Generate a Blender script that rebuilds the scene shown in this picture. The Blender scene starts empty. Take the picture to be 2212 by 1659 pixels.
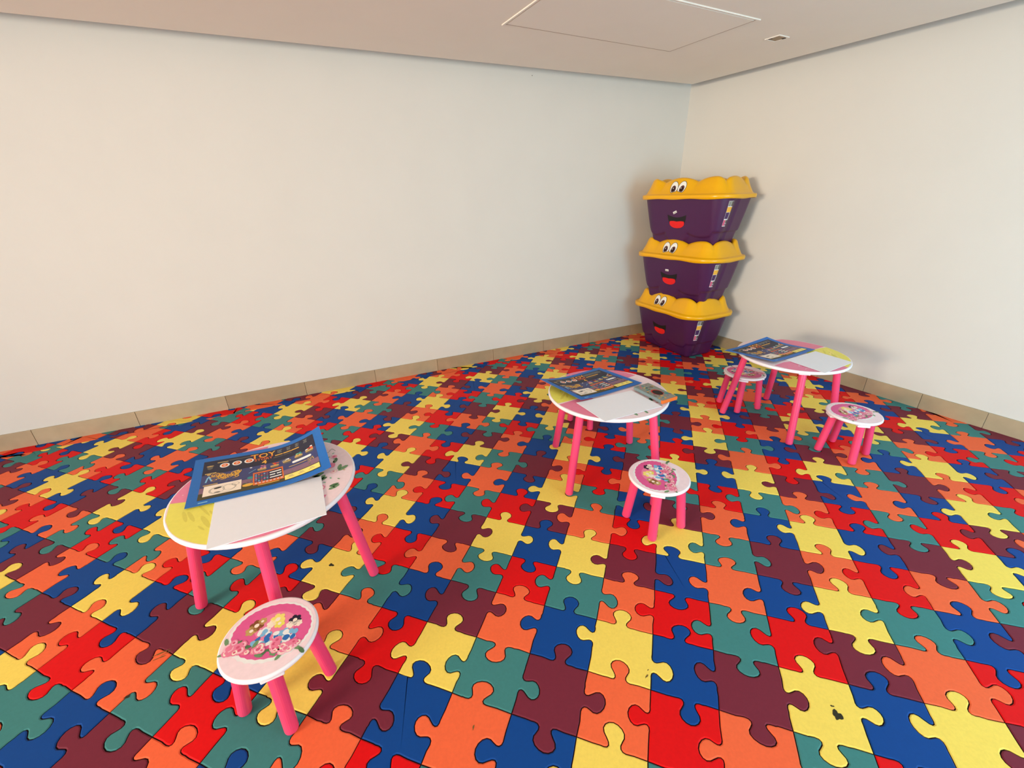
import bpy, bmesh, math, random
from mathutils import Vector, Matrix
random.seed(7)
scn = bpy.context.scene
COL = scn.collection
# ------------------------------------------------------------------ camera
S = 0.2                                     # edge of one floor puzzle cell, metres
CAM = Vector((0.09070863, -1.36403212, 1.47989988))
RX = Vector((0.9471678680854347, 0.31998375958311825, -0.021986888580939834))
RY = Vector((0.11044966330984739, -0.38975828499903153, -0.9142698459138773))
RZ = Vector((-0.30112107455500164, 0.8635385763680142, -0.4045086223817156))
FPX, IW, IH = 926.587, 2212.0, 1659.0
cd = bpy.data.cameras.new('camera'); cam = bpy.data.objects.new('camera', cd); COL.objects.link(cam)
cd.sensor_width = 36.0; cd.lens = FPX * 36.0 / IW; cd.clip_start = 0.02; cd.clip_end = 100
cam.matrix_world = Matrix(((RX.x, -RY.x, -RZ.x, CAM.x), (RX.y, -RY.y, -RZ.y, CAM.y), (RX.z, -RY.z, -RZ.z, CAM.z), (0, 0, 0, 1)))
scn.camera = cam
# ------------------------------------------------------------------ room frame: corner, right wall direction u, distance off right wall v
CO = Vector((0.1632013, 3.77892958, 0)); DL = Vector((-0.71794021, -0.69610477, 0)); DR = Vector((0.74826124, -0.66340419, 0))
NR = Vector((-0.66340419, -0.74826124, 0)); NL = Vector((0.69610477, -0.71794021, 0))
def UV(u, v, z=0.0): return CO + DR * u + NR * v + Vector((0, 0, z))
ANG_R = math.atan2(DR.y, DR.x)
# ------------------------------------------------------------------ world, lights, exposure
w = bpy.data.worlds.new('world'); scn.world = w; w.use_nodes = True
w.node_tree.nodes['Background'].inputs[0].default_value = (0.80, 0.90, 1.0, 1)
w.node_tree.nodes['Background'].inputs[1].default_value = 0.35
def area(name, loc, target, sx, sy, power, color):
    l = bpy.data.lights.new(name, 'AREA'); l.shape = 'RECTANGLE'; l.size = sx; l.size_y = sy; l.energy = power; l.color = color
    o = bpy.data.objects.new(name, l); COL.objects.link(o); o.location = loc
    o.rotation_euler = (Vector(target) - Vector(loc)).to_track_quat('-Z', 'Z').to_euler(); return o
area('window_daylight', UV(3.8, 9.45, 1.35), UV(2.8, 0, 1.2), 2.4, 2.0, 232, (0.76, 0.93, 1.0))
area('right_wall_cool_fill', UV(5.3, 1.55, 1.05), UV(1.2, 1.0, 0.9), 2.1, 2.0, 125, (0.42, 0.80, 1.0))  # added cool fill, out of view, tints the near end of the right wall
area('left_wall_warm_fill', UV(5.05, 4.3, 1.45), UV(0, 1.4, 1.3), 2.4, 1.6, 36, (1.0, 0.76, 0.54))  # added warm fill facing the left wall, no lamp known there
wl = area('corner_warm_fill', UV(3.2, 8.9, 1.95), UV(0.5, 0.3, 1.35), 1.6, 0.5, 55, (1.0, 0.82, 0.58)); wl.data.spread = math.radians(75)  # invented narrow warm fill to brighten the room corner
scn.view_settings.view_transform = 'Standard'; scn.view_settings.look = 'None'
scn.view_settings.exposure = -0.25; scn.view_settings.gamma = 1.0; scn.view_settings.use_curve_mapping = False

# ------------------------------------------------------------------ materials
def lin(c): return tuple((x / 255 / 12.92) if x / 255 <= 0.04045 else ((x / 255 + 0.055) / 1.055) ** 2.4 for x in c)
MATS = {}
def mat(name, rgb, rough=0.5, spec=0.5, noise=0.0, scale=30.0, bump=0.0, bscale=200.0, coat=0.0):
    if name in MATS: return MATS[name]
    m = bpy.data.materials.new(name); m.use_nodes = True; nt = m.node_tree; b = nt.nodes['Principled BSDF']
    c = lin(rgb) + (1,)
    b.inputs['Base Color'].default_value = c; b.inputs['Roughness'].default_value = rough
    b.inputs['Specular IOR Level'].default_value = spec; b.inputs['Coat Weight'].default_value = coat
    tc = nt.nodes.new('ShaderNodeTexCoord')
    if noise > 0:
        n = nt.nodes.new('ShaderNodeTexNoise'); n.inputs['Scale'].default_value = scale; n.inputs['Detail'].default_value = 5
        nt.links.new(tc.outputs['Object'], n.inputs['Vector'])
        mr = nt.nodes.new('ShaderNodeMapRange'); mr.inputs[1].default_value = 0.25; mr.inputs[2].default_value = 0.75
        mr.inputs[3].default_value = 1 - noise; mr.inputs[4].default_value = 1 + noise
        nt.links.new(n.outputs['Fac'], mr.inputs[0])
        mx = nt.nodes.new('ShaderNodeMix'); mx.data_type = 'RGBA'; mx.blend_type = 'MULTIPLY'; mx.inputs[0].default_value = 1
        mx.inputs[6].default_value = c; nt.links.new(mr.outputs[0], mx.inputs[7]); nt.links.new(mx.outputs[2], b.inputs['Base Color'])
    if bump > 0:
        n2 = nt.nodes.new('ShaderNodeTexNoise'); n2.inputs['Scale'].default_value = bscale; n2.inputs['Detail'].default_value = 3
        nt.links.new(tc.outputs['Object'], n2.inputs['Vector'])
        bp = nt.nodes.new('ShaderNodeBump'); bp.inputs['Strength'].default_value = bump; bp.inputs['Distance'].default_value = 0.002
        nt.links.new(n2.outputs['Fac'], bp.inputs['Height']); nt.links.new(bp.outputs[0], b.inputs['Normal'])
    MATS[name] = m; return m
M_WALL = mat('white_wall_paint', (218, 212, 204), 0.85, 0.2, 0.015, 3, 0.12, 260)
M_CEIL = mat('ceiling_paint', (238, 230, 220), 0.9, 0.1, 0.015, 3, 0.05, 300)
M_GROUT = mat('dark_underlay', (38, 20, 18), 0.9, 0.1, 0.2, 40)
PCOL = {'R': (222, 0, 6), 'O': (240, 102, 60), 'Y': (242, 210, 94), 'B': (0, 66, 140), 'T': (62, 126, 124), 'M': (116, 36, 54)}
PN = {'R': 'red', 'O': 'orange', 'Y': 'yellow', 'B': 'blue', 'T': 'teal', 'M': 'maroon'}
M_P = {k: mat(PN[k] + '_rubber', v, 0.6, 0.22, 0.05, 120, 0.04, 900) for k, v in PCOL.items()}
M_PINK = mat('pink_leg_lacquer', (236, 68, 112), 0.32, 0.5, 0.03, 25)
M_WHITE = mat('white_lacquer', (244, 236, 240), 0.35, 0.5, 0.02, 20)
M_PALE = mat('pale_pink_print', (243, 214, 224), 0.35, 0.5, 0.05, 25)
M_PAPER = mat('white_paper', (238, 236, 242), 0.8, 0.2, 0.01, 60)
M_YEL = mat('yellow_plastic', (238, 172, 2), 0.28, 0.5, 0.02, 15)
M_PUR = mat('purple_plastic', (70, 22, 70), 0.42, 0.5, 0.04, 18)
M_BLACK = mat('black_print', (12, 8, 10), 0.5)
M_DARK = mat('dark_fitting', (40, 30, 26), 0.6)
def pm(name, rgb): return mat(name, rgb, 0.45, 0.4, 0.04, 60)

# ------------------------------------------------------------------ object helpers
def link(name, me, parent=None):
    o = bpy.data.objects.new(name, me); COL.objects.link(o)
    if parent: o.parent = parent
    return o
def mesh(name, verts, faces, mats, idx=None, smooth=False):
    me = bpy.data.meshes.new(name); me.from_pydata([tuple(v) for v in verts], [], faces)
    for m in (mats if isinstance(mats, (list, tuple)) else [mats]): me.materials.append(m)
    if idx: me.polygons.foreach_set('material_index', idx)
    if smooth: me.polygons.foreach_set('use_smooth', [True] * len(me.polygons))
    me.update(); return me
def thing(name, label, cat, loc=(0, 0, 0), rz=0.0, group=None):
    o = bpy.data.objects.new(name, None); COL.objects.link(o); o.empty_display_size = 0.05
    o.location = loc; o.rotation_euler = (0, 0, rz); o['label'] = label; o['category'] = cat
    if group: o['group'] = group
    return o
def struct(o): o['kind'] = 'structure'; return o
def prism(poly, z0, z1):
    n = len(poly); v = [(p[0], p[1], z0) for p in poly] + [(p[0], p[1], z1) for p in poly]
    f = [tuple(range(n))[::-1], tuple(range(n, 2 * n))] + [(i, (i + 1) % n, n + (i + 1) % n, n + i) for i in range(n)]
    return v, f
def bevel_box(sx, sy, sz, b=0.002, c=(0, 0, 0)):
    bm = bmesh.new(); bmesh.ops.create_cube(bm, size=1)
    for v in bm.verts: v.co = Vector((v.co.x * sx + c[0], v.co.y * sy + c[1], v.co.z * sz + c[2]))
    if b > 0: bmesh.ops.bevel(bm, geom=bm.edges[:], offset=b, segments=2, affect='EDGES', profile=0.5)
    v = [x.co.copy() for x in bm.verts]; bm.verts.index_update(); f = [tuple(q.index for q in fc.verts) for fc in bm.faces]; bm.free(); return v, f
def lathe(prof, n=40):
    v = []; f = []
    for (r, z) in prof:
        for k in range(n): a = 2 * math.pi * k / n; v.append(Vector((r * math.cos(a), r * math.sin(a), z)))
    for i in range(len(prof) - 1):
        for k in range(n): f.append((i * n + k, i * n + (k + 1) % n, (i + 1) * n + (k + 1) % n, (i + 1) * n + k))
    f.append(tuple(range(n))[::-1]); f.append(tuple((len(prof) - 1) * n + k for k in range(n)))
    return v, f

# ------------------------------------------------------------------ floor: moulded puzzle pieces (32-piece pattern repeat)
ROW0 = dict(zip(range(-7, 9), 'BYBMYBYMBOBYTBMO')); ROW1 = dict(zip(range(-8, 8), 'RTORTRMORYTMOROT'))
def colour(i, j):
    k = i + 6 * (j // 2); lo = (-7, -8)[j % 2]; return (ROW0, ROW1)[j % 2][(k - lo) % 16 + lo]
def red(i, j): return ((i + 6 * (j // 2)) % 16, j % 2)
ED = {'V0': [-.45, .37, -.40, -.46, -.45, -.57, .49, -.53, .63, -.58, -.63, .39, -.51, .49, .57, -.57],
      'V1': [.45, -.40, -.43, .47, .52, -.55, -.43, .43, -.51, -.55, .53, -.47, -.38, -.46, -.63, -.51],
      'H0': [.50, -.48, -.48, .56, -.50, .56, -.46, .46, -.48, .52, .53, -.57, -.53, -.45, -.40, -.41],
      'H1': [-.45, .37, .41, -.53, .55, -.53, .53, -.51, .48, .48, .44, .44, -.52, .45, .44, .49]}
WARP = [(0.0204, -0.029), (-0.0078, 0.0622), (-0.0226, -0.1066), (-0.04, -0.1085), (0.0027, 0.0049), (0.1438, 0.0859), (-0.1018, -0.0929), (-0.0688, -0.0397), (0.0079, 0.0963), (-0.0156, 0.1821), (0.051, -0.2208), (0.0354, 0.026), (-0.1597, 0.0558), (-0.0059, 0.0556), (-0.0327, -0.0208)]
def warp(x, y):
    X = max(-20, min(13, x)) / 10; Y = max(-7, min(18, y)) / 10; k = 0; dx = dy = 0
    for a in range(5):
        for b in range(5 - a):
            t = X ** a * Y ** b; dx += t * WARP[k][0]; dy += t * WARP[k][1]; k += 1
    return (x + dx, y + dy)
HALF = [(-.22, .000), (-.165, -.004), (-.118, .006), (-.092, .036), (-.094, .075), (-.122, .125), (-.156, .178), (-.162, .235), (-.130, .288), (-.070, .326)]
TAB = HALF + [(0, .340)] + [(-a, b) for a, b in HALF[::-1]]
def edge(kind, i, j):
    """points of one cell edge in cell units, from its low end to its high end (ends excluded at high)."""
    a, b = red(i, j); val = ED[kind + str(b)][a]; s = 1 if val > 0 else -1; t = abs(val)
    rnd = random.Random('%s%d%d' % (kind, a, b)); wsc = rnd.uniform(.80, 1.02) if kind == 'V' else rnd.uniform(.88, 1.08)
    hsc = rnd.uniform(.93, 1.04); tilt = rnd.uniform(-.22, .22); bow = rnd.uniform(-.012, .012)
    pts = [(0.0, 0.0), (t * .42, bow)]
    for (p, q) in TAB:
        pts.append((t + p * wsc + tilt * max(q, 0), s * q * hsc))
    pts.append((t + (1 - t) * .58, -bow))
    return [((i + (q if kind == 'V' else p)), (j + (p if kind == 'V' else q))) for p, q in pts]
def outline(i, j, n=0):
    bot = edge('H', i, j) + [(i + 1, j)]; rgt = edge('V', i + 1, j) + [(i + 1, j + 1)]
    top = edge('H', i, j + 1) + [(i + 1, j + 1)]; lft = edge('V', i, j) + [(i, j + 1)]
    return bot[:-1] + rgt[:-1] + top[::-1][:-1] + lft[::-1][:-1]
def clip(poly, p0, nrm):
    """keep the part of poly where (p-p0).nrm >= 0"""
    out = []; n = len(poly)
    for k in range(n):
        a, b = poly[k], poly[(k + 1) % n]
        da = (a[0] - p0[0]) * nrm[0] + (a[1] - p0[1]) * nrm[1]; db = (b[0] - p0[0]) * nrm[0] + (b[1] - p0[1]) * nrm[1]
        if da >= 0: out.append(a)
        if (da >= 0) != (db >= 0): t = da / (da - db); out.append((a[0] + (b[0] - a[0]) * t, a[1] + (b[1] - a[1]) * t))
    cl = []
    for p in out:
        if not cl or (p[0] - cl[-1][0]) ** 2 + (p[1] - cl[-1][1]) ** 2 > 1e-8: cl.append(p)
    return cl
def loops(poly):
    """split a clipped outline into simple loops where zero-width bridges run along the cut."""
    bm = bmesh.new(); vs = [bm.verts.new((p[0], p[1], 0)) for p in poly]; fc = bm.faces.new(vs); fc.normal_update()
    bmesh.ops.triangulate(bm, faces=[fc]); bmesh.ops.delete(bm, geom=[q for q in bm.faces if q.calc_area() < 1e-7], context='FACES')
    bmesh.ops.remove_doubles(bm, verts=bm.verts[:], dist=1e-5); bm.normal_update(); nxt = {}
    for q in bm.faces:
        sg = 1 if q.normal.z > 0 else -1
        for l in q.loops:
            if len(l.edge.link_faces) == 1: a, b = (l.vert, l.link_loop_next.vert) if sg > 0 else (l.link_loop_next.vert, l.vert); nxt.setdefault(a, []).append(b)
    out = []
    while nxt:
        st = next(iter(nxt)); cur = st; lp = []
        while cur in nxt:
            lp.append((cur.co.x, cur.co.y)); b = nxt[cur].pop()
            if not nxt[cur]: del nxt[cur]
            cur = b
            if cur is st: break
        if len(lp) > 2: out.append(lp)
    bm.free(); return out
def area2(poly): return sum(poly[k][0] * poly[(k + 1) % len(poly)][1] - poly[(k + 1) % len(poly)][0] * poly[k][1] for k in range(len(poly))) / 2
def inset(poly, d):
    n = len(poly); out = []
    for k in range(n):
        a, b, c = poly[k - 1], poly[k], poly[(k + 1) % n]
        e1 = Vector((b[0] - a[0], b[1] - a[1])); e2 = Vector((c[0] - b[0], c[1] - b[1]))
        if e1.length < 1e-7 or e2.length < 1e-7: out.append(b); continue
        e1.normalize(); e2.normalize(); n1 = Vector((-e1.y, e1.x)); n2 = Vector((-e2.y, e2.x)); m = n1 + n2
        if m.length < 1e-4: out.append(b); continue
        m.normalize(); kf = d / max(0.6, m.dot(n1)); out.append((b[0] + m.x * kf, b[1] + m.y * kf))
    return out
PH = 0.004
def piece_geo(poly, dz=0.0):
    o0 = inset(poly, 0.0017); o1 = inset(poly, 0.0048); n = len(poly)
    v = [(p[0], p[1], 0.0005) for p in o0] + [(p[0], p[1], PH - 0.0016 + dz) for p in o0] + [(p[0], p[1], PH + dz) for p in o1]
    f = []
    for r in (0, 1):
        for k in range(n): f.append((r * n + k, r * n + (k + 1) % n, (r + 1) * n + (k + 1) % n, (r + 1) * n + k))
    f.append(tuple(range(2 * n, 3 * n))); return v, f
def pix(p):
    d = Vector(p) - CAM; z = d.dot(RZ)
    if z < 0.05: return None
    return (d.dot(RX) / z * FPX + IW / 2, d.dot(RY) / z * FPX + IH / 2)
ZF = PH                                            # walking surface
UMAX, VMAX, STRIP = 5.2, 9.3, 0.11
room = [UV(-0.8, VMAX), UV(UMAX, VMAX), UV(UMAX, 0), CO, CO + DL * 9.6]
v, f = prism([(p.x, p.y) for p in (CO - DR * 0 + (DL + DR) * -0.1, CO + DR * (UMAX + .2), UV(UMAX + .2, VMAX + .1), CO + DL * 9.6 + NL * 0, )], -0.12, 0.0005)
floor = struct(link('floor', mesh('floor', v, f, M_GROUT)))
cand = []; NOUT = len(outline(0, 0))
for shift, side in (((0.0, 0.0), 0), ((0.37, 0.15), 1)):
    for i in range(-36, 36):
        for j in range(-56, 24):
            cx, cy = warp(i + .5, j + .5)
            c = Vector((cx * S, cy * S, 0)) - CO
            dl, dr = c.dot(NL), c.dot(NR)
            if dl < -0.25 or dr < -0.25 or dr > VMAX + .1 or c.dot(DR) > UMAX + .1: continue
            if side == 0 and dl < STRIP - 0.25: continue
            if side == 1 and dl > STRIP + 0.25: continue
            poly = []
            for (x, y) in outline(i, j):
                x, y = warp(x + shift[0], y + shift[1]); poly.append((x * S, y * S))
            poly = clip(poly, (CO.x, CO.y), (NR.x, NR.y))
            if side == 0 and len(poly) > 2:
                q = CO + NL * STRIP; poly = clip(poly, (q.x, q.y), (NL.x, NL.y))
            elif len(poly) > 2:
                poly = clip(poly, (CO.x, CO.y), (NL.x, NL.y)); q = CO + NL * STRIP
                if len(poly) > 2: poly = clip(poly, (q.x, q.y), (-NL.x, -NL.y))
            if len(poly) < 3: continue
            q = UV(UMAX, VMAX)
            poly = clip(poly, (q.x, q.y), (-DR.x, -DR.y)); 
            if len(poly) > 2: poly = clip(poly, (q.x, q.y), (-NR.x, -NR.y))
            if len(poly) < 3 or area2(poly) < 0.0004: continue
            for pl in ([poly] if len(poly) == NOUT and abs(area2(poly)) > .03 else loops(poly)):
                if area2(pl) < 0.0004: continue
                pp = [pix((p[0], p[1], PH)) for p in pl]
                seen = 0.0
                if all(pp):
                    mx = sum(p[0] for p in pp) / len(pp); my = sum(p[1] for p in pp) / len(pp)
                    if -60 < mx < IW + 60 and -60 < my < IH + 60: seen = abs(area2(pp)) * (1.0 if (0 < mx < IW and 0 < my < IH) else 0.4)
                cand.append((seen, colour(i + (5 if side else 0), j), pl, random.Random(i * 91 + j).uniform(-.0003, .0003)))
cand.sort(key=lambda c: -c[0])
for k, (seen, c, poly, dz) in enumerate(cand[:300]):
    v, f = piece_geo(poly, dz); link('puzzle_piece', mesh('puzzle_piece', v, f, M_P[c]), floor)
V, F, I = [], [], []
keys = list(M_P)
for (seen, c, poly, dz) in cand[300:]:
    v, f = piece_geo(poly, dz); n0 = len(V); V += v; F += [tuple(a + n0 for a in q) for q in f]; I += [keys.index(c)] * len(f)
o = link('distant_puzzle_pieces', mesh('distant_puzzle_pieces', V, F, [M_P[k] for k in keys], I), floor); o['kind'] = 'stuff'
# scuffs and stains on the floor
def blob(cx, cy, r, seed, sq=1.0, ang=0.0, n=18):
    rn = random.Random(seed); out = []
    ph = [rn.uniform(0, 6.28) for _ in range(4)]
    for k in range(n):
        a = 2 * math.pi * k / n; rr = r * (1 + .25 * math.sin(2 * a + ph[0]) + .2 * math.sin(3 * a + ph[1]) + .15 * math.sin(5 * a + ph[2]))
        x, y = rr * math.cos(a), rr * math.sin(a) * sq; out.append((cx + x * math.cos(ang) - y * math.sin(ang), cy + x * math.sin(ang) + y * math.cos(ang)))
    return out
def mark(poly, z, m, par, name='scuff_mark'):
    return link(name, mesh(name, [(p[0], p[1], z) for p in poly], [tuple(range(len(poly)))], m), par)
M_STAIN = mat('dark_stain', (52, 48, 34), 0.8, 0.2, 0.2, 90); M_SCUFF = mat('scuff', (120, 96, 50), 0.8, 0.2, 0.2, 90)
for (x, y, r, sq, a, m) in ((.749, -.31, .016, .7, .9, M_STAIN), (.742, -.285, .005, .5, .3, M_STAIN), (-1.144, -.298, .011, .7, .5, M_STAIN), (.193, -.367, .008, .3, 1.2, M_SCUFF), (.196, -.345, .004, .3, 1.2, M_SCUFF), (-1.411, -.954, .010, .4, .6, M_STAIN), (-.297, -.684, .007, .3, 1.9, M_SCUFF), (-1.456, -.814, .022, .13, .95, M_SCUFF), (-1.443, -.828, .016, .14, .85, M_SCUFF), (-1.437, -.807, .013, .12, 1.0, M_SCUFF)):
    mark(blob(x, y, r, int(x * 1000), sq, a), ZF + 0.0006, m, floor)

# ------------------------------------------------------------------ walls, ceiling, base tiles
ZC, GAP, WTOP = 2.353, 0.16, 2.72
def wall(name, a, b, nrm, z0, z1, th=0.15):
    o = Vector(nrm) * -th
    v, f = prism([(a.x, a.y), (b.x, b.y), (b.x + o.x, b.y + o.y), (a.x + o.x, a.y + o.y)], z0, z1)
    return struct(link(name, mesh(name, v, f, M_WALL)))
wall('wall_left', CO, CO + DL * 9.5, NL, -0.1, WTOP)
wall('wall_right', CO - DR * 0.2, CO + DR * (UMAX + .3), NR, -0.1, WTOP)
# wall behind the camera (window wall) and the hall side, each with a wide opening
def seg(name, u0, v0, u1, v1, z0, z1):
    a, b = UV(u0, v0), UV(u1, v1); d = (b - a).normalized(); o = Vector((d.y, -d.x, 0)) * 0.15
    v, f = prism([(a.x, a.y), (b.x, b.y), (b.x + o.x, b.y + o.y), (a.x + o.x, a.y + o.y)], z0, z1)
    return struct(link(name, mesh(name, v, f, M_WALL)))
for k, (u0, u1, z0, z1) in enumerate(((-1.2, 1.6, 0, WTOP), (5.15, 5.3, 0, WTOP), (1.6, 5.15, 2.4, WTOP), (1.6, 5.15, 0, .25))):
    seg('wall_back' if k == 0 else 'wall_back.%03d' % k, u0, 9.2, u1, 9.2, z0, z1)
for k, (v0, v1, z0, z1) in enumerate(((0, .4, 0, WTOP), (2.7, 3.3, 0, WTOP), (5.9, 9.3, 0, WTOP), (3.3, 5.9, 2.3, WTOP), (.4, 2.7, 2.15, WTOP))):
    seg('wall_hall' if k == 0 else 'wall_hall.%03d' % k, 5.1, v1, 5.1, v0, z0, z1)
CG = CO + (NL + NR) * (GAP / (1 + NL.dot(NR)))
v, f = prism([(p.x, p.y) for p in (CG, CG + DR * (UMAX - .1), UV(UMAX - .1, VMAX - .2), CG + DL * 9.2)], ZC, ZC + 0.10)
ceiling = struct(link('ceiling', mesh('ceiling', v, f, M_CEIL)))
v, f = prism([(p.x, p.y) for p in (CO - (DL + DR) * .1, CO + DR * (UMAX + .2), UV(UMAX + .2, VMAX), CO + DL * 9.5)], WTOP - .06, WTOP)
struct(link('ceiling.001', mesh('ceiling_slab', v, f, M_CEIL)))
BH, BT = 0.115, 0.012
M_ST = [mat('beige_stone_%d' % k, c, 0.5, 0.4, 0.10, 9, 0.05, 80) for k, c in enumerate(((178, 155, 124), (167, 143, 112), (184, 163, 132), (173, 150, 119)))]
def base_run(name, d, nrm, joints):
    root = struct(link(name, None)); rn = random.Random(name)
    for k in range(len(joints) - 1):
        L = joints[k + 1] - joints[k] - 0.0025
        v, f = bevel_box(L, BT, BH, 0.0015, (0, 0, BH / 2))
        c = CO + d * ((joints[k] + joints[k + 1]) / 2) + nrm * (BT / 2 + rn.uniform(0, .0012))
        o = link('stone_tile', mesh('stone_tile', v, f, M_ST[rn.randrange(4)]), root); o.location = c; o.rotation_euler = (0, 0, math.atan2(d.y, d.x))
base_run('baseboard_left', DL, NL, [0.013] + [0.47 + .557 * k for k in range(16)])
base_run('baseboard_right', DR, NR, [0.014] + [0.35 + .341 * k for k in range(15)])
# access hatch in the ceiling
HA, HB, HC = Vector((-.898, 1.479, 0)), Vector((-.022, 2.417, 0)), Vector((.451, 1.973, 0)); HD = HA + HC - HB
hc = (HA + HC) / 2; ex = (HB - HA); ey = (HC - HB); hx, hy = ex.length, ey.length
hatch = thing('ceiling_hatch', 'flush rectangular access hatch in the pale ceiling', 'access hatch', (hc.x, hc.y, ZC), math.atan2(ex.y, ex.x))
v, f = bevel_box(hx - .03, hy - .03, .006, .001, (0, 0, -.002)); link('hatch_panel', mesh('hatch_panel', v, f, M_CEIL), hatch)
M_GAP = mat('hatch_joint', (182, 164, 148), .9, .1)
for (x, y, sx, sy, h, m) in ((0, hy / 2, hx, .007, .0012, M_GAP), (0, -hy / 2, hx + .03, .011, .006, M_CEIL), (hx / 2, 0, .007, hy, .0012, M_GAP), (-hx / 2, 0, .011, hy + .03, .006, M_CEIL)):
    v, f = bevel_box(sx, sy, h, .0005, (x, y, -h / 2)); link('frame_strip', mesh('frame_strip', v, f, m), hatch)
spot = thing('recessed_downlight', 'small rectangular recessed fitting in the ceiling near the right wall', 'ceiling fitting', (.624, 2.396, ZC), 0.84)
def framebox(sx, sy, t, h):
    V_, F_ = [], []
    for (x, y, a, b) in ((0, sy / 2 - t / 2, sx, t), (0, -sy / 2 + t / 2, sx, t), (sx / 2 - t / 2, 0, t, sy - 2 * t), (-sx / 2 + t / 2, 0, t, sy - 2 * t)):
        v, f = bevel_box(a, b, h, .0008, (x, y, -h / 2)); n0 = len(V_); V_ += v; F_ += [tuple(q + n0 for q in g) for g in f]
    return V_, F_
v, f = framebox(.105, .10, .010, .005); link('frame', mesh('frame', v, f, M_CEIL), spot)
v, f = bevel_box(.085, .08, .004, .0006, (0, 0, -.001)); link('diffuser', mesh('diffuser', v, f, mat('aged_diffuser', (158, 138, 112), .6)), spot)
for sx in (-1, 1):
    v, f = bevel_box(.014, .022, .003, .0006, (sx * .036, sx * -.022, -.004)); link('clip', mesh('clip', v, f, M_DARK), spot)
nail = link('wall_nail', mesh('wall_nail', *lathe([(.003, 0), (.004, .004), (.004, .012)], 10), M_DARK)); nail.location = CO + DL * 1.7 + NL * .001 + Vector((0, 0, ZC - .012))
nail.rotation_euler = (math.pi / 2, 0, math.atan2(DL.y, DL.x)); nail['label'] = 'tiny dark nail high on the left wall under the ceiling'; nail['category'] = 'nail'

# ------------------------------------------------------------------ print helpers (flat coloured shapes)
class Print:
    def __init__(s): s.v = []; s.f = []; s.i = []; s.m = []
    def add(s, poly, m, layer, z=None):
        if m not in s.m: s.m.append(m)
        n0 = len(s.v); s.v += [(p[0], p[1], layer) for p in poly]; s.f.append(tuple(range(n0, n0 + len(poly)))); s.i.append(s.m.index(m))
    def rect(s, x0, y0, x1, y1, m, layer, nx=1):
        for k in range(nx):
            a, b = x0 + (x1 - x0) * k / nx, x0 + (x1 - x0) * (k + 1) / nx; s.add([(a, y0), (b, y0), (b, y1), (a, y1)], m, layer)
    def ell(s, cx, cy, rx, ry, m, layer, n=20, ang=0, sc=0):
        out = []
        for k in range(n):
            a = 2 * math.pi * k / n; g = 1 + (sc if k % 2 else 0); x, y = rx * math.cos(a) * g, ry * math.sin(a) * g
            out.append((cx + x * math.cos(ang) - y * math.sin(ang), cy + x * math.sin(ang) + y * math.cos(ang)))
        s.add(out, m, layer)
    def line(s, pts, wd, m, layer):
        for a, b in zip(pts[:-1], pts[1:]):
            d = Vector((b[0] - a[0], b[1] - a[1])); 
            if d.length < 1e-9: continue
            d.normalize(); n = Vector((-d.y, d.x)) * wd / 2; e = d * wd * .3
            s.add([(a[0] - n.x - e.x, a[1] - n.y - e.y), (b[0] - n.x + e.x, b[1] - n.y + e.y), (b[0] + n.x + e.x, b[1] + n.y + e.y), (a[0] + n.x - e.x, a[1] + n.y - e.y)], m, layer)
    def text(s, body, cx, cy, size, m, layer, sx=1.0, shear=0.0, fat=0.0):
        cu = bpy.data.curves.new('lettering', 'FONT'); cu.body = body; cu.size = size; cu.align_x = 'CENTER'; cu.align_y = 'CENTER'; cu.resolution_u = 2; cu.offset = fat
        ob = bpy.data.objects.new('lettering', cu); me = bpy.data.meshes.new_from_object(ob)
        if m not in s.m: s.m.append(m)
        n0 = len(s.v); s.v += [(cx + q.co.x * sx + q.co.y * shear, cy + q.co.y, layer) for q in me.vertices]
        for q in me.polygons: s.f.append(tuple(n0 + a for a in q.vertices)); s.i.append(s.m.index(m))
        bpy.data.objects.remove(ob); bpy.data.curves.remove(cu); bpy.data.meshes.remove(me)
    def mesh(s, name, fn=None):
        v = [fn(*p) for p in s.v] if fn else s.v
        return mesh(name, v, s.f, s.m, s.i)
LY = 0.00022
K = {n: pm('print_' + n, c) for n, c in dict(hot=(226, 92, 150), rose=(236, 128, 158), rosed=(214, 84, 122), blush=(248, 190, 205), cream=(250, 232, 214), leaf=(112, 150, 104), leafd=(78, 116, 78),
     sky=(126, 186, 222), blue=(38, 110, 184), yellow=(238, 226, 96), butter=(246, 226, 120), brown=(134, 78, 40), green=(120, 196, 150), straw=(222, 208, 84), lpink=(246, 220, 226), pink=(238, 132, 166), night=(28, 26, 52), dusk=(58, 62, 112),
     mauve=(132, 96, 118), sheet=(22, 104, 186), navy=(16, 28, 78), orange=(232, 110, 36), gold=(238, 178, 62), white=(240, 238, 236), grey=(140, 140, 132), grey2=(96, 90, 80), soil=(70, 62, 30), red=(206, 34, 32), tan=(196, 160, 96), teal=(44, 140, 140), purple=(74, 44, 92)).items()}
def rose(p, x, y, r, z, rn):
    p.ell(x, y, r, r * .95, K[rn.choice(('rose', 'pink', 'blush'))], z, 10, rn.uniform(0, 6), .08)
    p.ell(x + r * .1, y, r * .7, r * .65, K[rn.choice(('blush', 'rose', 'cream'))], z + LY, 9, 1, .1)
    p.ell(x - r * .05, y + r * .05, r * .38, r * .35, K[rn.choice(('rosed', 'rose'))], z + 2 * LY, 8, .4)
def leafs(p, x, y, r, a, z, rn):
    p.ell(x + r * math.cos(a), y + r * math.sin(a), r, r * .42, K[rn.choice(('leaf', 'leafd', 'leaf'))], z, 8, a)
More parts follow.
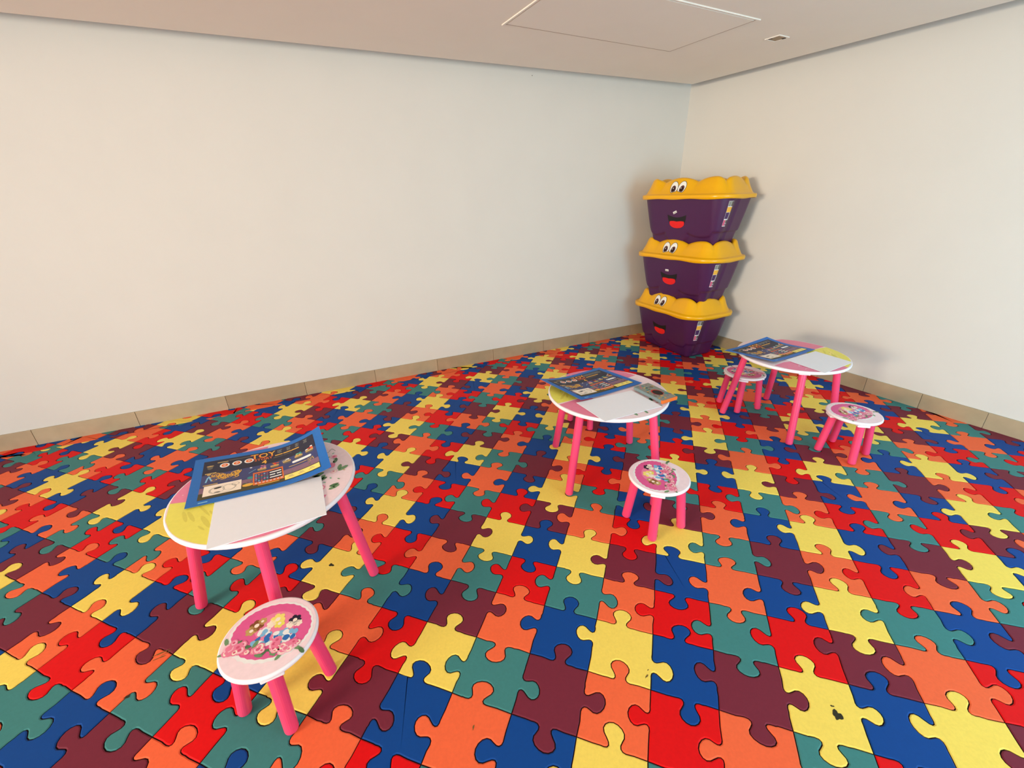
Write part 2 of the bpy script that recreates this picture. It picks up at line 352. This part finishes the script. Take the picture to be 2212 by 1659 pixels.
def stool_print(faded=0.0):
    p = Print(); rn = random.Random(5); z = 0
    p.ell(0, 0, .131, .131, K['lpink'], z, 56)
    p.ell(0, .014, .120, .100, K['white'], z + LY, 60, 0, .03)
    p.ell(0, .016, .113, .091, K['hot'], z + 1.5 * LY, 60, 0, .025)
    p.ell(.004, .03, .06, .05, K['pink'], z + 2 * LY, 24)
    for (x, y, r, c) in ((-.055, .03, .021, 'brown'), (-.062, .012, .017, 'tan'), (-.045, .045, .013, 'tan'), (.0, .052, .022, 'butter'), (.012, .038, .016, 'yellow'), (-.012, .036, .014, 'cream'), (.055, .05, .019, 'night'), (.048, .034, .013, 'cream'), (.07, .04, .012, 'cream')):
        for k in range(6): p.ell(x + r * .55 * math.cos(k * 1.047), y + r * .55 * math.sin(k * 1.047), r * .5, r * .42, K[c], z + 3 * LY, 8, k * 1.047)
        p.ell(x, y, r * .35, r * .35, K['cream'], z + 4 * LY, 8)
    for k in range(34):
        x, y = rn.uniform(-.035, .075), rn.uniform(-.03, .018) + .0; p.ell(x, y, rn.uniform(.007, .012), rn.uniform(.006, .010), K[rn.choice(('sky', 'sky', 'blue', 'white'))], z + 3 * LY + rn.random() * LY, 9, rn.uniform(0, 3), .1)
    for k in range(22):
        t = k / 21; x = -.108 + .216 * t; y = -.050 + .012 * math.sin(t * 9) + rn.uniform(-.014, .016); leafs(p, x, y, rn.uniform(.010, .016), rn.uniform(0, 6.3), z + 4 * LY, rn)
    for k in range(38):
        t = rn.random(); x = -.098 + .196 * t; y = -.043 + rn.uniform(-.018, .020) + .012 * t; rose(p, x, y, rn.uniform(.009, .015), z + 5 * LY + k * LY * .1, rn)
    return p.mesh('printed_bouquet')
def table_print(kind):
    p = Print(); rn = random.Random(11 + kind); z = 0
    def inside(poly, R=.3125):
        poly = [(a[0] + (b[0] - a[0]) * q / 8, a[1] + (b[1] - a[1]) * q / 8) for a, b in zip(poly, poly[1:] + poly[:1]) for q in range(8)]
        return [(x, y) if x * x + y * y < R * R else (x * R / math.hypot(x, y), y * R / math.hypot(x, y)) for x, y in poly]
    p.ell(0, 0, .3135, .3135, K['lpink'], z, 72)
    p.add(inside([(-.31, .02), (-.30, .14), (-.22, .24), (-.10, .30), (0, .30), (-.02, .2), (-.08, .10), (-.12, .03), (-.2, .0)]), K['pink'], z + LY)
    p.add(inside([(-.31, .03), (-.24, .01), (-.15, .035), (-.08, .0), (-.05, -.12), (-.09, -.24), (-.12, -.31), (-.2, -.24), (-.27, -.17), (-.305, -.07)]), K['yellow'], z + 2 * LY)
    p.add(inside([(-.05, -.12), (.08, -.14), (.2, -.18), (.14, -.30), (.0, -.31), (-.10, -.30)]), K['rose'], z + LY)
    for k in range(46):
        x, y = rn.uniform(-.29, -.10), rn.uniform(.05, .24)
        if x * x + y * y < .084: p.ell(x, y, rn.uniform(.003, .008), rn.uniform(.002, .005), K[rn.choice(('lpink', 'blush', 'rosed'))], z + 3 * LY, 7, rn.uniform(0, 3))
    for k in range(16):
        x0, y0 = rn.uniform(-.28, -.12), rn.uniform(-.22, -.06); a = rn.uniform(-1.3, -.9); L_ = rn.uniform(.02, .05)
        if x0 * x0 + y0 * y0 < .07: p.ell(x0, y0, L_, rn.uniform(.003, .008), K[rn.choice(('butter', 'straw', 'straw'))], z + (2.2 + k * .04) * LY, 14, a)
    p.ell(-.165, -.03, .016, .010, K['green'], z + 4 * LY, 10); p.ell(-.12, .03, .045, .024, K['rose'], z + 3 * LY, 14, .3); p.ell(-.10, .03, .020, .012, K['rosed'], z + 4 * LY, 10, .3)
    for k in range(16): leafs(p, rn.uniform(.16, .26), rn.uniform(-.16, .08), rn.uniform(.014, .024), rn.uniform(0, 6.3), z + 3 * LY, rn)
    for k in range(9): 
        x, y = rn.uniform(.15, .26), rn.uniform(-.15, .08); rose(p, x, y, rn.uniform(.013, .022), z + 4 * LY, rn)
    for k in range(24):
        a = rn.uniform(-.9, .4); r = rn.uniform(.17, .28); p.ell(r * math.cos(a), r * math.sin(a), .006, .003, K[rn.choice(('green', 'rosed', 'leaf', 'tan'))], z + 3 * LY, 6, rn.uniform(0, 3))
    p.line([(.17 + .006 * k, .13 + .012 * math.sin(k * 1.1)) for k in range(16)], .002, K['grey'], z + 3 * LY)
    return p.mesh('printed_top_design')

# ------------------------------------------------------------------ tables and stools
def tilt_leg(name, top, foot, r, parent, me):
    o = link(name, me, parent); d = Vector(top) - Vector(foot); o.location = foot; o.rotation_euler = d.to_track_quat('Z', 'Y').to_euler(); return o
def leg_mesh(L, r):
    v, f = lathe([(r * .80, 0), (r * .94, .003), (r, .008), (r, L)], 24); return mesh('leg', v, f, M_PINK, smooth=False)
def round_piece(name, label, cat, group, loc, rz, H, R, rt, rf, th, leg_r, edge_r, prt, prz, legang=(0, 90, 180, 270), feet=None):
    t = thing(name, label, cat, (loc[0], loc[1], ZF), rz, group)
    v, f = lathe([(R - .010, H - th), (R - .003, H - th + .002), (R, H - th + .006), (R, H - .006), (R - .002, H - .0015), (R - .006, H)], 72)
    me = mesh('top_disc', v, f, M_WHITE); top = link('table_top' if cat == 'table' else 'seat', me, t)
    for p_ in me.polygons: p_.use_smooth = len(p_.vertices) == 4
    d = link('printed_design', prt, top); d.location = (0, 0, H + .0004); d.rotation_euler = (0, 0, prz - rz)
    L = None
    for k, a in enumerate(legang):
        a = math.radians(a); zt = H - th - .010
        tp = Vector((rt * math.cos(a), rt * math.sin(a), zt + .006)); ft = Vector((rf * math.cos(a), rf * math.sin(a), 0.004))
        LM = leg_mesh((tp - ft).length, leg_r); tilt_leg('leg', tp, ft, leg_r, t, LM)
        v, f = bevel_box(.062, .062, .013, .003); b = link('leg_mount', mesh('leg_mount', v, f, M_WHITE), t); b.location = (rt * math.cos(a), rt * math.sin(a), H - th - .0065); b.rotation_euler = (0, 0, a)
    return t
TAB_C = [(-1.248, -.398), (-.1146, .7954), (.955, 1.708)]
TABLES = [('round white table with pink legs nearest the camera, drawing sheets on top', 40, (3, 88, 180, 268), 45), ('round white table with pink legs in the middle, crayon pack on top', 67, (0, 90, 180, 270), -25), ('round white table with pink legs close to the right wall', 0, (0, 90, 180, 272), 150)]
TABLES = [(TABLES[0][0], 40, (-20, 88, 183, 270), 45)] + TABLES[1:]
HT, RT = 0.486, 0.32
for k, ((x, y), (lab, rz, la, pr)) in enumerate(zip(TAB_C, TABLES)):
    round_piece('play_table', lab, 'table', 'round play tables', (x, y), math.radians(rz), HT, RT, .262, .338, .020, .0205, .006, table_print(k), math.radians(pr), la)
HS, RS = 0.272, 0.137
SP = stool_print()
ST = [((-.912, -.774), 47, 18, 'small round stool beside the nearest table, bouquet print facing the camera'), ((.185, .402), 0, 95, 'small round stool in front of the middle table'), ((1.243, 1.362), 6, 40, 'small round stool in front of the table by the right wall'),
      ((.738, 1.868), -10, 150, 'small round stool behind the table by the right wall'), ((-.285, 1.325), 15, 60, 'small round stool mostly hidden behind the middle table')]
for (loc, rz, pr, lab) in ST:
    round_piece('play_stool', lab, 'stool', 'small play stools', loc, math.radians(rz), HS, RS, .098, .128, .018, .0205, .006, SP, math.radians(pr))

# ------------------------------------------------------------------ papers on the tables
ZT = ZF + HT
def quad_fn(c, zf):
    A, B, C_, D = [Vector((p[0], p[1], 0)) for p in c]          # near-left, near-right, far-right, far-left
    def fn(u, v, l=0.0):
        p = A * (1 - u) * (1 - v) + B * u * (1 - v) + C_ * u * v + D * (1 - u) * v
        return Vector((p.x, p.y, zf(u, v) + l))
    return fn
def sheet(name, label, cat, group, fn, th, mtop, mbot, nx=24, ny=16):
    v = [fn(i / nx, j / ny) for j in range(ny + 1) for i in range(nx + 1)]; N = len(v)
    v += [p - Vector((0, 0, th)) for p in v]; f = []; ix = []
    for j in range(ny):
        for i in range(nx):
            a = j * (nx + 1) + i; f.append((a, a + 1, a + nx + 2, a + nx + 1)); ix.append(0); f.append((N + a, N + a + nx + 1, N + a + nx + 2, N + a + 1)); ix.append(1)
    bd = [i for i in range(nx + 1)] + [j * (nx + 1) + nx for j in range(1, ny + 1)] + [ny * (nx + 1) + i for i in range(nx - 1, -1, -1)] + [j * (nx + 1) for j in range(ny - 1, 0, -1)]
    for k in range(len(bd)): a, b = bd[k], bd[(k + 1) % len(bd)]; f.append((a, N + a, N + b, b)); ix.append(0)
    o = link(name, mesh(name, v, f, [mtop, mbot], ix)); o['label'] = label; o['category'] = cat; o['group'] = group; return o
def activity_print():
    p = Print(); rn = random.Random(3); NX = 12
    Lr = .0005
    def L(n): return Lr + n * .00025
    def sub(x0, y0, x1, y1, m, l):                               # cut into cells so it follows the curl
        for a in range(14):
            for b in range(8):
                xa, xb = max(x0, a / 14), min(x1, (a + 1) / 14); ya, yb = max(y0, b / 8), min(y1, (b + 1) / 8)
                if xb - xa > 1e-5 and yb - ya > 1e-5: p.add([(xa, ya), (xb, ya), (xb, yb), (xa, yb)], m, l)
    sub(.07, .09, .93, .91, K['dusk'], L(0)); sub(.07, .60, .93, .91, K['night'], L(1)); sub(.07, .09, .93, .22, K['soil'], L(1)); sub(.07, .22, .93, .33, K['mauve'], L(1))
    for k, x in enumerate((.225, .315, .405)):
        p.ell(x, .76, .036, .052, K['white'], L(2), 18); p.ell(x, .76, .025, .036, K['orange'], L(3), 16); p.ell(x, .76, .010, .014, K['white'], L(4), 10); p.ell(x, .76, .005, .007, K['orange'], L(5), 8)
    p.text('TOY', .515, .82, .155, K['red'], L(2), .62, .0, .006); p.text('TOY', .515, .825, .15, K['gold'], L(3), .62, .0, .001)
    p.text('STORY', .515, .735, .075, K['orange'], L(3), .60, .0, .001); p.text('4', .52, .655, .12, K['gold'], L(3), .62, .0, .003)
    for r in range(4):
        x = .60
        while x < .88:
            wd = rn.uniform(.008, .022); p.rect(x, .862 - r * .021, x + wd, .873 - r * .021, K['grey'], L(2)); x += wd + .004
    p.rect(.60, .745, .80, .765, K['gold'], L(2), 3); p.rect(.59, .70, .74, .715, K['grey2'], L(2), 2); p.rect(.255, .85, .44, .868, K['grey2'], L(2), 3); p.rect(.17, .835, .25, .853, K['tan'], L(2), 2)
    for k, x in enumerate((.50, .595, .69, .785, .875)):
        y = .53 + (.0, .01, .03, .05, .07)[k] ; p.rect(x - .032, y - .05, x + .032, y - .012, K['tan'], L(2)); p.rect(x - .028, y - .085, x + .028, y - .05, K['grey2'], L(2))
        for q in range(7): p.ell(x + rn.uniform(-.026, .026), y + rn.uniform(-.01, .045), rn.uniform(.008, .015), rn.uniform(.009, .018), K[(('rose', 'blush', 'mauve'), ('orange', 'red', 'brown'), ('grey', 'grey2', 'white'), ('teal', 'green', 'gold'), ('red', 'white', 'orange'))[k][q % 3]], L(3), 8)
    for k in range(26):                                            # tangled orange maze
        cx, cy = .25 + rn.uniform(-.09, .09), .52 + rn.uniform(-.065, .065); rx, ry = rn.uniform(.012, .035), rn.uniform(.015, .04); a0 = rn.uniform(0, 6)
        p.line([(cx + rx * math.cos(a0 + t * .5), cy + ry * math.sin(a0 + t * .5)) for t in range(11)], .006, K['gold'], L(2) + k * .00001)
    p.rect(.09, .615, .17, .635, K['tan'], L(2), 2); p.rect(.16, .40, .33, .412, K['grey2'], L(2), 3); p.rect(.09, .365, .19, .385, K['tan'], L(2), 2)
    p.line([(.115, .54), (.105, .44)], .012, K['sky'], L(2)); p.line([(.12, .56), (.145, .45)], .012, K['sky'], L(2)); p.ell(.12, .60, .016, .02, K['tan'], L(2), 8); p.ell(.12, .76, .022, .05, K['grey2'], L(2), 8); p.ell(.12, .79, .028, .012, K['tan'], L(3), 8)
    sub(.10, .145, .355, .355, K['cream'], L(2))                   # colouring panel with loose outline drawing
    for (cx, cy, rx, ry) in ((.19, .235, .052, .065), (.275, .25, .045, .055), (.23, .235, .085, .075), (.315, .29, .025, .03)):
        p.line([(cx + rx * math.cos(t * .42), cy + ry * math.sin(t * .42)) for t in range(16)], .003, K['grey'], L(3))
    p.ell(.195, .275, .028, .016, MATS['black_print'], L(3), 10, .2); p.ell(.195, .19, .022, .008, MATS['black_print'], L(3), 10)
    sub(.435, .16, .655, .44, K['orange'], L(2)); sub(.445, .215, .55, .41, K['purple'], L(3)); sub(.55, .215, .645, .41, K['night'], L(3))
    for a in range(5):
        for b in range(5): p.ell(.457 + a * .020, .235 + b * .036, .0075, .012, K[rn.choice(('rose', 'sky', 'orange', 'teal', 'mauve'))], L(4), 8)
    for b in range(3): p.rect(.555, .245 + b * .057, .64, .268 + b * .057, K['white'], L(4), 2)
    for a in range(8): p.rect(.45 + a * .026, .18, .463 + a * .026, .203, K['white'], L(4)); 
    for a in range(8): p.ell(.456 + a * .026, .19, .003, .006, K['red'], L(5), 6)
    p.rect(.47, .135, .62, .150, K['gold'], L(3), 3)
    sub(.66, .105, .925, .205, K['butter'], L(2)); 
    for b in range(3): p.rect(.68 + .08 * b, .14, .73 + .08 * b, .15, K['tan'], L(3)); p.rect(.69 + .08 * b, .165, .72 + .08 * b, .175, K['grey'], L(3))
    p.rect(.74, .425, .87, .475, K['white'], L(2), 3); p.ell(.74, .45, .012, .025, K['white'], L(2), 10); p.ell(.87, .45, .012, .025, K['white'], L(2), 10)
    p.rect(.70, .365, .84, .380, K['tan'], L(2), 3)
    for k in range(16): p.line([(.87 + rn.uniform(-.035, .035), .36 + rn.uniform(-.06, .05)), (.87 + rn.uniform(-.035, .035), .36 + rn.uniform(-.06, .05))], .003, K['tan'], L(2))
    for k in range(30): p.ell(rn.uniform(.36, .92), rn.uniform(.20, .27), rn.uniform(.006, .02), rn.uniform(.006, .016), K[rn.choice(('soil', 'brown', 'leafd', 'mauve'))], L(1.5), 8)
    p.ell(.415, .35, .022, .028, K['teal'], L(2), 10); p.ell(.40, .20, .04, .03, K['gold'], L(2.2), 10)
    p.line([(.405, .46), (.455, .52)], .006, K['sky'], L(2)); p.ell(.70, .50, .008, .03, K['grey'], L(2), 8, .3); p.ell(.42, .58, .01, .012, K['white'], L(2), 8)
    p.rect(.08, .03, .14, .05, K['sky'], L(0), 2)
    return p
AP = activity_print()
def sheet_corners(nl, ang, wd, dp): 
    a = math.radians(ang); d = Vector((math.cos(a), math.sin(a))); n = Vector((-d.y, d.x)); A = Vector(nl)
    return [A, A + d * wd, A + d * wd + n * dp, A + n * dp]
ss = lambda t: max(0.0, min(1.0, t))
SHEETS = [([(-1.400, -.605), (-1.029, -.286), (-1.260, -.080), (-1.634, -.382)], lambda u, v: ZT + .0082 + ss((u - .5) / .5) ** 2 * (.04 + .03 * v) + .012 * v * v * (1 - u), 'blue bordered activity sheet with a curled right edge on the nearest table'),
          ([(-.227, .615), (.056, .947), (-.205, 1.113), (-.490, .769)], lambda u, v: ZT + .0082 + ss((.55 - u) / .55) ** 2 * (.012 + .023 * v), 'blue bordered activity sheet with its left edge lifted on the middle table'),
          ([(.803, 1.468), (1.110, 1.815), (.845, 1.950), (.546, 1.645)], lambda u, v: ZT + .0082 + .012 * ss((.5 - u) / .5) ** 2 * (1 - v) + .024 * ss((u - .3) / .7) * ss((v - .4) / .6) ** 2, 'blue bordered activity sheet on the table by the right wall')]
for (c, zf, lab) in SHEETS:
    fn = quad_fn(c, zf); o = sheet('activity_sheet', lab, 'activity sheet', 'printed activity sheets on the tables', fn, .0016, K['sheet'], K['navy'])
    link('printed_design', AP.mesh('printed_design', fn), o)
WHITES = [([(-1.151, -.72), (-.902, -.474), (-1.075, -.301), (-1.335, -.543)], 'blank white drawing paper on the nearest table', .005), ([(-.083, .448), (.167, .685), (.008, .836), (-.249, .606)], 'blank white drawing paper on the middle table', .003), ([(1.052, 1.384), (1.262, 1.62), (1.106, 1.788), (.889, 1.566)], 'blank white drawing paper on the table by the right wall', .003)]
for c, lab, th in WHITES:
    fn = quad_fn(c, lambda u, v: ZT + .0042); sheet('drawing_paper', lab, 'paper', 'blank papers on the tables', fn, th * .5, M_PAPER, M_PAPER, 12, 10)
# crayon pack on the middle table
cp = thing('crayon_pack', 'small flat printed crayon pack with a dark window on the middle table', 'crayon pack', (.128, .812, ZT + .0062), math.radians(-43))
v, f = bevel_box(.205, .105, .018, .003, (0, 0, .009)); link('carton', mesh('carton', v, f, pm('carton_grey', (120, 138, 142))), cp)
pp_ = Print(); rn = random.Random(9)
pp_.rect(-.10, -.05, .10, .05, K['grey'], 0)
for k in range(60): pp_.ell(rn.uniform(-.09, .085), rn.uniform(-.042, .042), rn.uniform(.004, .012), rn.uniform(.003, .009), K[rn.choice(('grey', 'grey2', 'teal', 'mauve', 'tan', 'rosed', 'grey'))], LY + rn.random() * LY, 8, rn.uniform(0, 3))
pp_.ell(.015, .0, .036, .028, K['red'], 3 * LY, 18); pp_.ell(.018, .0, .031, .024, MATS['black_print'], 4 * LY, 18)
o = link('printed_cover', pp_.mesh('printed_cover'), cp); o.location = (0, 0, .0184)
v, f = bevel_box(.012, .1052, .0182, .002, (.0985, 0, .0092)); link('end_flap', mesh('end_flap', v, f, K['orange']), cp)

# ------------------------------------------------------------------ stacked toy bins
BW, BD, BR, BHT, NS = 0.82, 0.52, 0.14, 0.435, 200
def rr_point(s):
    """point and outward normal on the rounded rectangle at arc length s from the middle of the front (-y), going to +x."""
    a, b = BW / 2 - BR, BD / 2 - BR; q = BR * math.pi / 2; P = 4 * a + 4 * b + 4 * q; s = s % P
    segs = [('l', a, (0, -BD / 2), (1, 0)), ('c', q, (a, -b), -90), ('l', 2 * b, (BW / 2, -b), (0, 1)), ('c', q, (a, b), 0), ('l', 2 * a, (a, BD / 2), (-1, 0)), ('c', q, (-a, b), 90), ('l', 2 * b, (-BW / 2, b), (0, -1)), ('c', q, (-a, -b), 180), ('l', a, (-a, -BD / 2), (1, 0))]
    for t, L, p, d in segs:
        if s <= L + 1e-9:
            if t == 'l': return Vector((p[0] + d[0] * s, p[1] + d[1] * s)), Vector((d[1], -d[0]))
            an = math.radians(d) + s / BR; n = Vector((math.cos(an), math.sin(an))); return Vector(p) + n * BR, n
        s -= L
    return Vector((0, -BD / 2)), Vector((0, -1))
PER = 4 * (BW / 2 - BR) + 4 * (BD / 2 - BR) + 2 * math.pi * BR
S0 = -0.045
def lobe(s): return abs(math.cos(math.pi * (s - S0) / (PER / 8))) ** 0.8
def smooth(t): t = ss(t); return t * t * (3 - 2 * t)
def step_z(s):
    d = ((s - S0 + PER / 2) % PER) - PER / 2
    if abs(d) < .112: return .035 + .115 * (1 - math.sqrt(1 - (d / .125) ** 2))
    if d > 0: e = (d - .235) / .130
    else: e = (d + .215) / .115
    if abs(e) < 1: return .098 + .052 * (1 - math.sqrt(1 - e * e * .97))
    return .142
def body_off(s, z):
    t = z / BHT; o = -.098 * (1 - t) ** 1.1
    o -= .013 * (1 - smooth((z - step_z(s)) / .012 + .5))
    d = abs(((s - .5 + PER / 2) % PER) - PER / 2) if True else 1
    for c in (.545, PER - .545):
        dd = abs(((s - c + PER / 2) % PER) - PER / 2)
        if dd < .035 and .03 < z < .40: o -= .010 * smooth((.035 - dd) / .010)
    if z < .014: o -= .014 - z
    return o
def surf_body(s, z, e=0.0):
    p, n = rr_point(s); q = p + n * (body_off(s, z) + e); return Vector((q.x, q.y, z))
zs = [0, .005, .014] + [.014 + (BHT - .014) * k / 52 for k in range(1, 53)]
V = []; F = []
for z in zs:
    for k in range(NS): V.append(surf_body(PER * k / NS, z))
for r in range(len(zs) - 1):
    for k in range(NS): F.append((r * NS + k, r * NS + (k + 1) % NS, (r + 1) * NS + (k + 1) % NS, (r + 1) * NS + k))
F.append(tuple(range(NS))[::-1]); F.append(tuple((len(zs) - 1) * NS + k for k in range(NS)))
ME_BODY = mesh('bin_body', V, F, M_PUR, smooth=True)
def lid_ring(k, s):
    lb = lobe(s); cr = .100 + .036 * lb; wv = .5 + .5 * math.cos(2 * math.pi * (s - S0) / (PER / 8))
    return [(.012, -.012), (.026, -.030 - .006 * wv), (.033, -.029 - .006 * wv), (.035, -.006), (.030, .001), (.010, .004), (.000, .012), (-.034 + .008 * lb, .062), (-.056 + .008 * lb, cr - .016), (-.066 + .007 * lb, cr - .005), (-.076 + .005 * lb, cr), (-.088, cr - .006), (-.098, .080), (-.103, .070), (-.112, .066)][k]
NRG = 15; V = []; F = []
for r in range(NRG):
    for k in range(NS):
        s = PER * k / NS; p, n = rr_point(s); o, z = lid_ring(r, s); q = p + n * o; V.append(Vector((q.x, q.y, z)))
for r in range(NRG - 1):
    for k in range(NS): F.append((r * NS + k, r * NS + (k + 1) % NS, (r + 1) * NS + (k + 1) % NS, (r + 1) * NS + k))
F.append(tuple((NRG - 1) * NS + k for k in range(NS))); F.append(tuple(range(NS))[::-1])
ME_LID = mesh('bin_lid', V, F, M_YEL, smooth=True)
def surf_lid(s, z, e=0.0):
    p, n = rr_point(s); a = [lid_ring(k, s) for k in range(6, 11)]
    o = a[0][0]
    for (o0, z0), (o1, z1) in zip(a[:-1], a[1:]):
        if z0 <= z <= z1: o = o0 + (o1 - o0) * (z - z0) / max(1e-6, z1 - z0); break
        if z > z1: o = o1
    q = p + n * (o + e); return Vector((q.x, q.y, z))
def decal(name, prt, fn): return prt.mesh(name, lambda s, z, l: fn(s, z, .0012 + l))
def fan(p, pts, m, layer):
    cx = sum(a for a, b in pts) / len(pts); cz = sum(b for a, b in pts) / len(pts); R = 4
    for k in range(len(pts)):
        a, b = pts[k], pts[(k + 1) % len(pts)]
        for r in range(R):
            g0, g1 = r / R, (r + 1) / R; L_ = lambda q, g: (cx + (q[0] - cx) * g, cz + (q[1] - cz) * g)
            if r == 0: p.add([(cx, cz), L_(a, g1), L_(b, g1)], m, layer)
            else: p.add([L_(a, g0), L_(a, g1), L_(b, g1), L_(b, g0)], m, layer)
def ellp(cx, cz, rx, rz, ang=0.0, n=24, cut=None):
    out = []
    for k in range(n):
        a = 2 * math.pi * k / n; x, y = rx * math.cos(a), rz * math.sin(a); X, Y = cx + x * math.cos(ang) - y * math.sin(ang), cz + x * math.sin(ang) + y * math.cos(ang)
        if cut is not None: Y = max(Y, cut(X))
        out.append((X, Y))
    return out
M_EYE = pm('eye_white', (240, 236, 228)); M_IRIS = pm('iris_brown', (92, 46, 46)); M_PUP = pm('pupil', (40, 14, 18)); M_TONG = pm('tongue_red', (226, 26, 28))
eye = Print()
for sgn in (-1, 1):
    cx = S0 + sgn * .037; an = -sgn * .20; cut = lambda X: .030 - 4.0 * (X - S0) ** 2
    fan(eye, ellp(cx, .060, .038, .050, an, 26, lambda X: cut(X) - .003), MATS['black_print'], 0.0)
    fan(eye, ellp(cx, .060, .0345, .0465, an, 26, cut), M_EYE, .0006)
    fan(eye, ellp(cx + sgn * .002, .047, .0215, .029, an, 20, lambda X: cut(X) + .0015), M_IRIS, .0012)
    fan(eye, ellp(cx + sgn * .002, .042, .0145, .021, an, 16, lambda X: cut(X) + .003), M_PUP, .0018)
    fan(eye, ellp(cx - .006, .054, .0035, .005, 0, 10), M_EYE, .0024)
ME_EYE = decal('eyes_sticker', eye, surf_lid)
mo = Print(); MZ = .212; SM = S0 + .014
pts = []
for k in range(13): t = k / 12; pts.append((SM - .092 + .184 * t, MZ + .064 - .022 * math.sin(math.pi * t)))
for k in range(1, 20): a = -math.pi * k / 20; pts.append((SM + .090 * math.cos(a) * (1 - .06 * abs(math.sin(a))), MZ + .052 + .104 * math.sin(a)))
fan(mo, pts[:], MATS['black_print'], 0.0)
tg = [(SM + .072 * math.cos(a), MZ - .008 + (.040 if math.sin(a) < 0 else .016) * math.sin(a) + (.012 * abs(math.cos(a)) if math.sin(a) > 0 else 0)) for a in [2 * math.pi * k / 28 for k in range(28)]]
fan(mo, tg, M_TONG, .0008)
ME_MOUTH = decal('mouth_sticker', mo, surf_body)
lb_ = Print(); a0, a1 = .432, .490
def lrect(x0, z0, x1, z1, m, l):
    for a in range(3):
        for b in range(3): lb_.add([(x0 + (x1 - x0) * a / 3, z0 + (z1 - z0) * b / 3), (x0 + (x1 - x0) * (a + 1) / 3, z0 + (z1 - z0) * b / 3), (x0 + (x1 - x0) * (a + 1) / 3, z0 + (z1 - z0) * (b + 1) / 3), (x0 + (x1 - x0) * a / 3, z0 + (z1 - z0) * (b + 1) / 3)], m, l)
lrect(a0, .19, a1, .385, K['white'], 0); lrect(a0 + .002, .345, a0 + .03, .383, K['grey'], .0006); lrect(a0 + .034, .345, a1 - .002, .383, K['grey2'], .0006); lrect(a0 + .001, .300, a1 - .001, .340, K['gold'], .0006)
lrect(a0 + .002, .248, a1 - .008, .298, K['purple'], .0006); lrect(a0 + .002, .195, a0 + .027, .240, K['rosed'], .0006); lrect(a0 + .031, .215, a1 - .002, .240, K['grey2'], .0006); lrect(a0 + .031, .195, a1 - .002, .212, K['mauve'], .0006)
ME_LAB = decal('product_label', lb_, surf_body)
def price(ang):
    p = Print(); c, s_ = math.cos(ang), math.sin(ang)
    def R_(x, z): return (S0 - .005 + x * c - z * s_, .298 + x * s_ + z * c)
    p.add([R_(-.018, -.011), R_(.018, -.011), R_(.018, .007), R_(-.018, .007)], M_EYE, 0); p.add([R_(-.018, .007), R_(.018, .007), R_(.018, .013), R_(-.018, .013)], K['purple'], .0002); p.add([R_(-.013, -.007), R_(.013, -.007), R_(.013, -.002), R_(-.013, -.002)], K['grey'], .0005)
    return decal('price_sticker', p, surf_body)
BINS = [(.530, .372, -5, None, 'purple toy bin with yellow lid and smiling face, bottom of the stack'), (.560, .395, 3.5, 0.0, 'purple toy bin with yellow lid and smiling face, middle of the stack'), (.568, .412, 8.0, .42, 'purple toy bin with yellow lid and smiling face, top of the stack')]
zb = ZF
for (u, v_, yaw, pr, lab) in BINS:
    c = UV(u, v_); t = thing('toy_bin', lab, 'toy bin', (c.x, c.y, zb), ANG_R + math.radians(yaw), 'stacked toy bins in the corner')
    b = link('bin_body', ME_BODY, t); link('mouth_sticker', ME_MOUTH, b); link('product_label', ME_LAB, b)
    if pr is not None: link('price_sticker', price(pr), b)
    l = link('lid', ME_LID, t); l.location = (0, 0, BHT); link('eyes_sticker', ME_EYE, l)
    zb += BHT + .0665
